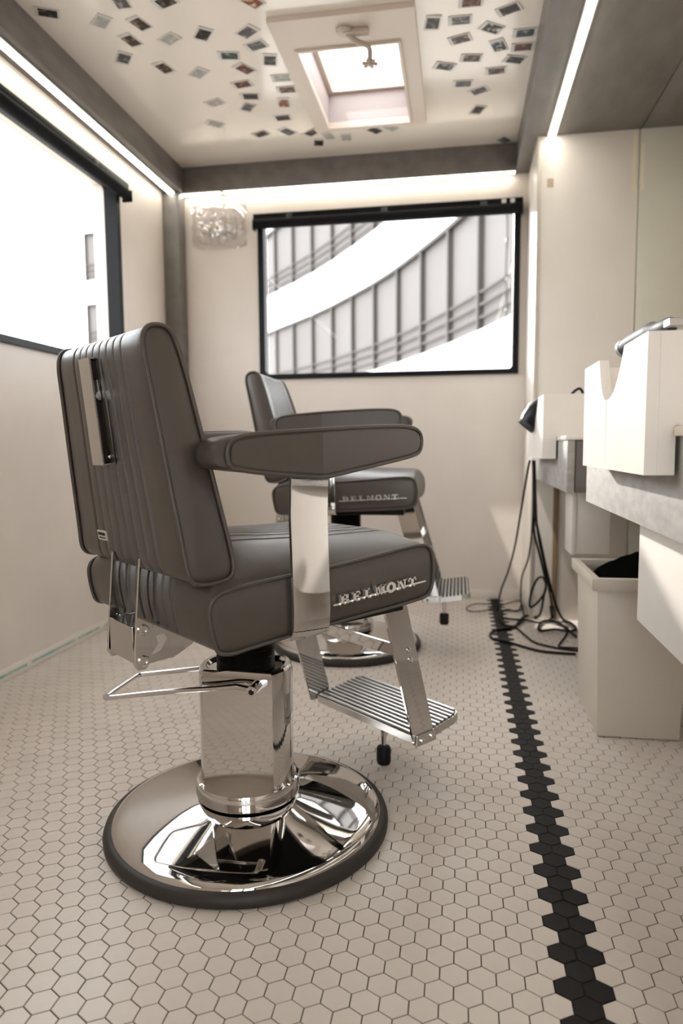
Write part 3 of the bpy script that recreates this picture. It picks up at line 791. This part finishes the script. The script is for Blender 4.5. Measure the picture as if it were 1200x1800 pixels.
def organiser(name, label, y0, y1, near_lid):
    par = tag(empty(name, (.30,(y0+y1)/2,.822)), label, 'organiser box', 'white tool organisers')
    L_=Vector(par.location); L=lambda b:(b[0]-L_.x,b[1]-L_.x,b[2]-L_.y,b[3]-L_.y,b[4]-L_.z,b[5]-L_.z)
    ln=y1-y0; ca,cb_=y0+.29*ln, y0+.695*ln; cz=.9645; top=1.0555; mid=y0+.547*ln
    # U cut outline, split in two boards at the seam
    def ucurve(t): # t 0..1 along the cut from near top to bottom to far top
        yy=ca+(cb_-ca)*t
        u=abs((yy-mid)/((ca-mid) if yy<mid else (cb_-mid)))
        return yy, cz+(top-cz)*(u**2.4)
    pts=[ucurve(i/40) for i in range(41)]
    nearp=[(y0,.822),(mid-.0004,.822)]+[p for p in pts if p[0]<mid-.0005][::-1]+[(ca-.0001,top),(y0,top)]
    farp=[(mid+.0004,.822),(y1,.822),(y1,top),(cb_+.0001,top)]+[p for p in pts if p[0]>mid+.0005][::-1]
    for poly in (nearp,farp):
        b=MB().prism([(p[0]-L_.y,p[1]-L_.z) for p in poly],'x',.0,.020)
        obj('front_board', b.me('fb'), whiteb, par)
    for (a_,b_) in ((y0,y0+.016),(y1-.016,y1)):
        m_=MB().prism([(.3202-L_.x,.822-L_.z),(.3475-L_.x,.822-L_.z),(.3475-L_.x,.9035-L_.z),(.62-L_.x,.9035-L_.z),(.62-L_.x,top-L_.z),(.3202-L_.x,top-L_.z)],'y',a_-L_.y,b_-L_.y)
        obj('side_board', m_.me('sb'), whiteb, par)
    box_o('back_board', L((.604,.62,y0+.0162,y1-.0162,.9035,top)), whiteb, par)
    box_o('bottom_board', L((.3202,.6038,y0+.0162,y1-.0162,.9035,.912)), whiteb, par)
    box_o('under_board', L((.3202,.3475,y0+.0162,y1-.0162,.822,.832)), whiteb, par)
    box_o('divider', L((.3202,.6038,ca-.016,ca,.9125,top)), whiteb, par)
    box_o('lid', L((.3202,.6038,y0+.0162,ca-.0165,top-.012,top)), whiteb, par)
    return par
organiser('tool_organiser','near white organiser box with an empty U-shaped notch, overhanging the counter', 1.221, 1.80, True)
organiser('tool_organiser','far white organiser box with a black hair dryer in its notch', 2.655, 3.25, True)
# light worktop edge end caught behind the near organiser
ce = tag(box_o('edge_trim', (.340,.3485,.56,1.205,.886,.902), beigeedge, bevel=.001), 'beige edging strip along the near counter beside the organiser', 'edging')

# hanging drawer units
def drawer(name,label,b):
    par=tag(empty(name,(b[0],(b[2]+b[3])/2,b[4])),label,'cabinet','white units under the counters'); L_=Vector(par.location)
    q=lambda b:(b[0]-L_.x,b[1]-L_.x,b[2]-L_.y,b[3]-L_.y,b[4]-L_.z,b[5]-L_.z)
    box_o('carcass', q((b[0]+.018,b[1],b[2]+.004,b[3]-.004,b[4]+.004,b[5])), whitep, par, .001)
    box_o('front_panel', q((b[0],b[0]+.0175,b[2],b[3],b[4],b[5]-.002)), whiteb, par, .0015)
    return par
drawer('hanging_cabinet','large white hanging cabinet under the near counter', (.44,XR-.002,.62,1.81,.437,.7118))
drawer('hanging_cabinet','small white hanging unit under the far counter behind the bin', (.44,.585,2.86,3.03,.437,.7118))

# waste bin
def bin_():
    par=tag(empty('waste_bin',(.53,2.29,0)),'cream plastic waste bin with a broad rim under the counters','bin'); L_=Vector(par.location)
    def ring(x0,x1,y0,y1,z): return [Vector((x,y,z))-L_ for x,y in ((x0,y0),(x1,y0),(x1,y1),(x0,y1))]
    R_=[ring(.414,.646,2.122,2.458,.002),ring(.403,.657,2.118,2.468,.452),ring(.408,.652,2.123,2.463,.452),ring(.419,.641,2.128,2.452,.012)]
    vs=sum(R_,[]); fs=[(3,2,1,0)]
    for i in range(3):
        for k in range(4): fs.append((i*4+k,i*4+(k+1)%4,(i+1)*4+(k+1)%4,(i+1)*4+k))
    fs.append((12,13,14,15))
    b=MB(); b.add(vs,fs); obj('body', b.me('bin',bevel=.004,bangle=50,smooth=40), binm, par)
    R_=[ring(.386,.674,2.101,2.482,.448),ring(.384,.676,2.099,2.484,.484),ring(.409,.651,2.124,2.460,.484),ring(.4085,.6515,2.1235,2.4605,.448)]
    vs=sum(R_,[]); fs=[]
    for i in range(4):
        for k in range(4): fs.append((i*4+k,i*4+(k+1)%4,((i+1)%4)*4+(k+1)%4,((i+1)%4)*4+k))
    b=MB(); b.add(vs,fs); obj('rim', b.me('rim',bevel=.003,smooth=40), binm, par)
bin_()
def lump():
    bm=bmesh.new(); bmesh.ops.create_icosphere(bm, subdivisions=4, radius=1)
    from mathutils import noise
    for v in bm.verts:
        d_=1+.16*noise.noise(v.co*1.7)+.06*noise.noise(v.co*5)
        v.co=Vector((v.co.x*.112*d_, v.co.y*.155*d_, v.co.z*.080*d_))
        v.co.z += .032*math.exp(-((v.co.x-.05)**2+(v.co.y-.03)**2)/.004)
        v.co.x=max(-.115,min(.115,v.co.x)); v.co.y=max(-.155,min(.155,v.co.y))
    me=bpy.data.meshes.new('bag'); bm.to_mesh(me); bm.free(); me.polygons.foreach_set('use_smooth',[True]*len(me.polygons)); return me
tag(obj('black_bag', lump(), mat('bag_black',(.003,.003,.003),.8,spec=.0), None, (.532,2.29,.432)), 'black bag heaped inside the cream waste bin', 'bag')

# hair dryer in the far organiser's notch
hd=tag(empty('hair_dryer',(.312,2.965,.975)),'black hair dryer with silver rim resting in the far organiser notch','hair dryer')
def body():
    T=Matrix.Translation((0,0,.018)) @ Matrix.Rotation(-PI/2-.85,4,'Y')
    return MB().lathe([(.012,-.042),(.030,-.038),(.036,-.02),(.037,0.),(.033,.028),(.026,.044),(.024,.052),(.019,.052),(.019,.04)],32,T=T).me('dbody',smooth=45)
hd.scale=(1.35,1.35,1.35)
obj('body', body(), dryerm, hd)
obj('nozzle_rim', MB().lathe([(.027,.040),(.0275,.054),(.0235,.054)],32,T=Matrix.Translation((0,0,.018)) @ Matrix.Rotation(-PI/2-.85,4,'Y'),cap=False).me('nrim',smooth=40), silver, hd)
obj('handle', MB().tube(catmull([(.02,0,.045),(.045,0.,.04),(.07,.0,.02),(.085,.0,-.01)],5),[.016]*16,16).me('handle',smooth=60), dryerm, hd)

# clippers and small things on the organisers
cl=tag(empty('hair_clipper',(.338,1.425,1.0535)),'silver grey hair clipper lying on the near white organiser','clipper')
cl.rotation_euler=(-.05,0,.12)
obj('body', MB().tube(catmull([(0,-.14,.015),(0,-.06,.019),(0,.02,.019),(0,.075,.017)],5),[.011]+[.014]*4+[.0185]*11,18).me('cbody',smooth=60), silver, cl)
obj('end_cap', MB().tube([(0,.0735,.017),(0,.088,.017),(0,.092,.017)],[.0193,.0193,.014],18).me('ccap',smooth=40), mat('pale_plastic',(.30,.31,.33),.5), cl)
obj('blade', MB().box(-.016,.016,-.166,-.142,.008,.020).me('blade',bevel=.001), alum, cl)
hc=tag(empty('hair_clip',(.437,2.77,1.0558)),'small black hair clip on the far white organiser','hair clip')
obj('upper_jaw', MB().tube(catmull([(-.022,0,.006),(-.008,0,.020),(.006,0,.026),(.016,0,.016),(.018,0,.004)],4),[.005]*17,8).me('jaw',smooth=60), blackm, hc)
obj('lower_jaw', MB().box(-.022,.018,-.006,.006,0,.006).me('jaw2',bevel=.001), blackm, hc)
cb2=tag(empty('flat_comb',(.375,2.78,1.0558)),'flat lilac grey comb lying on the far white organiser','comb')
cbm=mat('comb_lilac',(.42,.38,.45),.4)
obj('spine', MB().box(-.03,.03,-.004,.004,0,.008).me('spine',bevel=.001), cbm, cb2)
tt=MB()
for i in range(14): tt.box(-.029+i*.0043,-.0268+i*.0043,.004,.024,.001,.005)
obj('teeth', tt.me('teeth'), cbm, cb2)

# ------------------------------------------------------------------ cables
CAB=[
[(0.289,3.0,0.802),(0.29,3.1,0.756),(0.282,3.3,0.565),(0.27,3.45,0.384),(0.247,3.55,0.24),(0.215,3.6,0.128),(0.204,3.674,0.006),(0.204,3.47,0.006),(0.239,3.376,0.006),(0.272,3.359,0.006),(0.303,3.231,0.006),(0.336,3.113,0.006),(0.412,3.044,0.006),(0.489,3.013,0.006),(0.555,2.998,0.006)],
[(0.301,3.0,0.802),(0.315,3.1,0.707),(0.34,3.35,0.507),(0.34,3.5,0.322),(0.315,3.56,0.211),(0.314,3.6,0.101),(0.335,3.813,0.006),(0.303,3.688,0.006),(0.253,3.72,0.006),(0.218,3.614,0.006),(0.218,3.427,0.006),(0.266,3.379,0.006),(0.319,3.50,0.006),(0.338,3.735,0.006),(0.34,3.873,0.006)],
[(0.305,3.0,0.802),(0.32,3.1,0.682),(0.34,3.25,0.557),(0.384,3.4,0.407),(0.428,3.48,0.243),(0.469,3.5,0.099),(0.511,3.54,0.006),(0.538,3.45,0.006),(0.546,3.345,0.006),(0.508,3.299,0.006),(0.448,3.321,0.006),(0.384,3.282,0.006),(0.376,3.352,0.006),(0.422,3.478,0.006),(0.487,3.421,0.006),(0.524,3.204,0.006)],
[(0.305,3.02,0.802),(0.328,3.15,0.654),(0.345,3.35,0.481),(0.392,3.45,0.317),(0.421,3.5,0.211),(0.422,3.5,0.154),(0.39,3.52,0.092),(0.354,3.54,0.063),(0.356,3.52,0.134),(0.378,3.5,0.204),(0.402,3.48,0.226),(0.419,3.46,0.196),(0.412,3.46,0.145),(0.40,3.54,0.02),(0.345,3.60,0.006),(0.298,3.483,0.006),(0.264,3.358,0.006),(0.201,3.317,0.006),(0.162,3.271,0.006),(0.146,3.199,0.006),(0.16,3.134,0.006),(0.213,3.105,0.006),(0.302,3.012,0.006),(0.368,2.971,0.006),(0.484,2.955,0.006)],
[(0.306,2.98,0.802),(0.326,3.1,0.633),(0.36,3.3,0.46),(0.413,3.4,0.257),(0.443,3.42,0.102),(0.464,3.54,0.02),(0.429,3.49,0.006),(0.385,3.462,0.006),(0.335,3.5,0.006),(0.28,3.504,0.006),(0.226,3.519,0.006)],
[(0.228,3.908,0.006),(0.163,3.828,0.006),(0.093,3.819,0.006),(0.046,3.718,0.006),(0.06,3.642,0.006),(0.118,3.65,0.006),(0.189,3.737,0.006),(0.278,3.872,0.006),(0.335,3.923,0.006),(0.34,3.858,0.006),(0.335,3.72,0.006),(0.28,3.685,0.006),(0.222,3.69,0.006)],
[(0.464,3.529,0.006),(0.493,3.465,0.006),(0.515,3.382,0.006),(0.482,3.236,0.006),(0.432,3.073,0.006),(0.472,3.053,0.006),(0.541,3.046,0.006)]]
CL=['black cable hanging furthest left from the far organiser, running to the bin','black cable hanging in a bow left of the bundle, ending in the floor tangle','black cable in the thick bundle that fans out right on the floor','black cable of the bundle with a loop in mid air near the floor','black cable of the bundle ending in a plug by the wooden strip','thin black cable lying in a wide loop on the tiles by the back wall','short black cable zigzagging on the floor beside the bin']
random.seed(7)
CR=[.0046,.0042,.0062,.0056,.0048,.0034,.0042]
for i,(c_,lb) in enumerate(zip(CAB,CL)):
    r_=CR[i]
    pts=[(p[0],p[1],(r_+.0006+ .0035*(i%3)) if p[2]<.01 else min(p[2]+.004,.815)) for p in c_]
    pts=[(Vector(p).x,Vector(p).y,max(r_+.0005,Vector(p).z)) for p in catmull(pts,7)]
    c=tag(obj('cable', MB().tube(pts,r_,8).me('cable',smooth=70), mat('cable_black',(.006,.0055,.0055),.5,spec=.2)), lb, 'cable','cables under the far counter')
    if i==4:
        obj('plug', MB().tube([(0.458,3.53,0.075),(0.464,3.54,0.018)],[.012,.009],10).me('plug',smooth=40), MATS['cable_black'], c)

# plastic wrapped unit high on the back wall
un=tag(empty('wrapped_unit',(-1.382,YB,2.15)),'small wall unit wrapped in crinkled clear plastic, left of the back window','wall unit')
box_o('unit_body',(-.10,.10,-.05,-.0005,-.045,.045),mat('unit_white',(.66,.60,.58),.4),un,.01)
for i,(x_,z_) in enumerate(((-.045,-.025),(.0,-.028),(.075,.0))):
    obj('lamp_bead', MB().lathe([(.001,-.004),(.011,0),(.012,.006),(.006,.012)],14,T=Matrix.Translation((x_,-.05,z_))@Matrix.Rotation(PI/2,4,'X')).me('bead',smooth=60), mat('bead_yellow',(.85,.76,.45),.3), un)
def wrap():
    from mathutils import noise
    nx,nz=44,32; vs=[]; fs=[]
    for j in range(nz+1):
        for i in range(nx+1):
            u=i/nx*2-1; v=j/nz*2-1
            rr_=max(abs(u),abs(v)); k=math.sqrt(max(0,1-min(1,(abs(u)**3.0+abs(v)**3.0))))
            x_=u*.165*(1+.05*noise.noise(Vector((u*2,v*2,3)))); z_=v*.118*(1+.06*noise.noise(Vector((u*2,v*2,9)))) - .018*(1-u*u)*(1 if v<0 else 0)*(-v)
            q=noise.noise(Vector((u*3.2,v*2.6,1.3))); cr=abs(q)*.024+abs(noise.noise(Vector((u*7,v*6,5.)))) *.012
            vs.append((x_, -.003-k*.070-cr*k, z_))
    for j in range(nz):
        for i in range(nx):
            a_=j*(nx+1)+i; fs.append((a_,a_+1,a_+nx+2,a_+nx+1))
    return mesh('wrap',vs,fs,60)
obj('plastic_wrap', wrap(), plasticm, un)

# ------------------------------------------------------------------ outside: curved white office building seen through the windows
cam0=Vector((0,0,.873816)); H0=.8738
def cp(u,D):
    v=cam0+Vector((cR.x,cR.y,0))*u+Vector((cF.x,cF.y,0))*D; return Vector((v.x,v.y,0))
gy=struct(box_o('ground', (-70,60,-60,90,-.72,-.70), pave), 'pavement outside')
def smooth_plan(pts, n=4): return catmull([tuple(p) for p in pts], n)
def tower(name, label, plan, mulls, storeys, zlo, zhi, depth_dir):
    par=tag(empty(name, plan[0]), label, 'building'); o0=Vector(par.location)
    def wallstrip(z0,z1,off,th):
        vs=[]; fs=[]; n=len(plan)
        for i,p in enumerate(plan):
            t=(plan[min(i+1,n-1)]-plan[max(i-1,0)]).normalized(); nn=Vector((t.y,-t.x,0))
            if nn.dot(depth_dir)<0: nn=-nn
            for (o_,z) in ((off,z0),(off+th,z0),(off+th,z1),(off,z1)): vs.append(p+nn*o_+Vector((0,0,z))-o0)
        for i in range(n-1):
            for k in range(4): fs.append((i*4+k,i*4+(k+1)%4,(i+1)*4+(k+1)%4,(i+1)*4+k))
        fs += [(0,1,2,3),tuple((n-1)*4+k for k in (3,2,1,0))]
        return fixn(mesh('strip',vs,fs,30))
    zs=zlo
    for (b0,b1) in storeys:
        obj('white_band', wallstrip(zs,b0,0.,.5), facade, par)
        obj('glazing', wallstrip(b0,b1,.16,.1), facglass, par)
        obj('lintel', wallstrip(b1-.07,b1,.02,.12), mull, par)
        for rz_ in (.25,.50,.75): obj('rail', wallstrip(b0+rz_,b0+rz_+.04,.06,.05), railm, par)
        for p,t in mulls:
            nn=Vector((t.y,-t.x,0)); nn=nn if nn.dot(depth_dir)>0 else -nn
            b=MB(); T=Matrix(((t.x,nn.x,0,0),(t.y,nn.y,0,0),(0,0,1,0),(0,0,0,1))); T.translation=p-o0
            b.box(-.045,.045,.03,.16,b0,b1,T); obj('mullion', b.me('mu'), mull, par)
        zs=b1
    obj('white_band', wallstrip(zs,zhi,0.,.5), facade, par)
    return par
UD=[(-3.3,31.2),(-2.76,30.),(-1.92,28.4),(-1.11,26.8),(-.35,25.1),(.32,23.4),(.96,21.7),(1.52,19.9),(1.98,18.1),(2.39,16.3),(2.73,14.5),(3.0,12.7),(3.2,10.9)]
base=[cp(*q) for q in UD]; pl1=[Vector(p) for p in catmull([tuple(p) for p in base],3)]
mu1=[(base[i],(base[i+1]-base[i-1]).normalized()) for i in range(1,len(base)-1)]
tower('curved_building','curved white office building with dark mullions seen through the back window', pl1, mu1, [(H0+2.28,H0+4.88),(H0+6.35,H0+8.95)], -.7, H0+11.5, Vector((cF.x,cF.y,0)) *0.3+ Vector((cR.x,cR.y,0)))
UD2=[(-15.5,34.5),(-13.2,35.0),(-12.0,35.2),(-10.75,35.0),(-10.45,34.9)]
UD2=[(-12.35,35.0),(-11.3,34.6),(-10.3,34.1),(-9.75,33.8)]
b2=[cp(*q) for q in UD2]; mu2=[(b2[i],(b2[min(i+1,len(b2)-1)]-b2[max(i-1,0)]).normalized()) for i in range(len(b2))]
tower('office_block','white office block glimpsed at the right end of the left window', b2, mu2, [(H0+1.0,H0+3.0),(H0+4.85,H0+6.95),(H0+8.05,H0+10.3)], -.7, H0+12.5, Vector((cF.x,cF.y,0)))
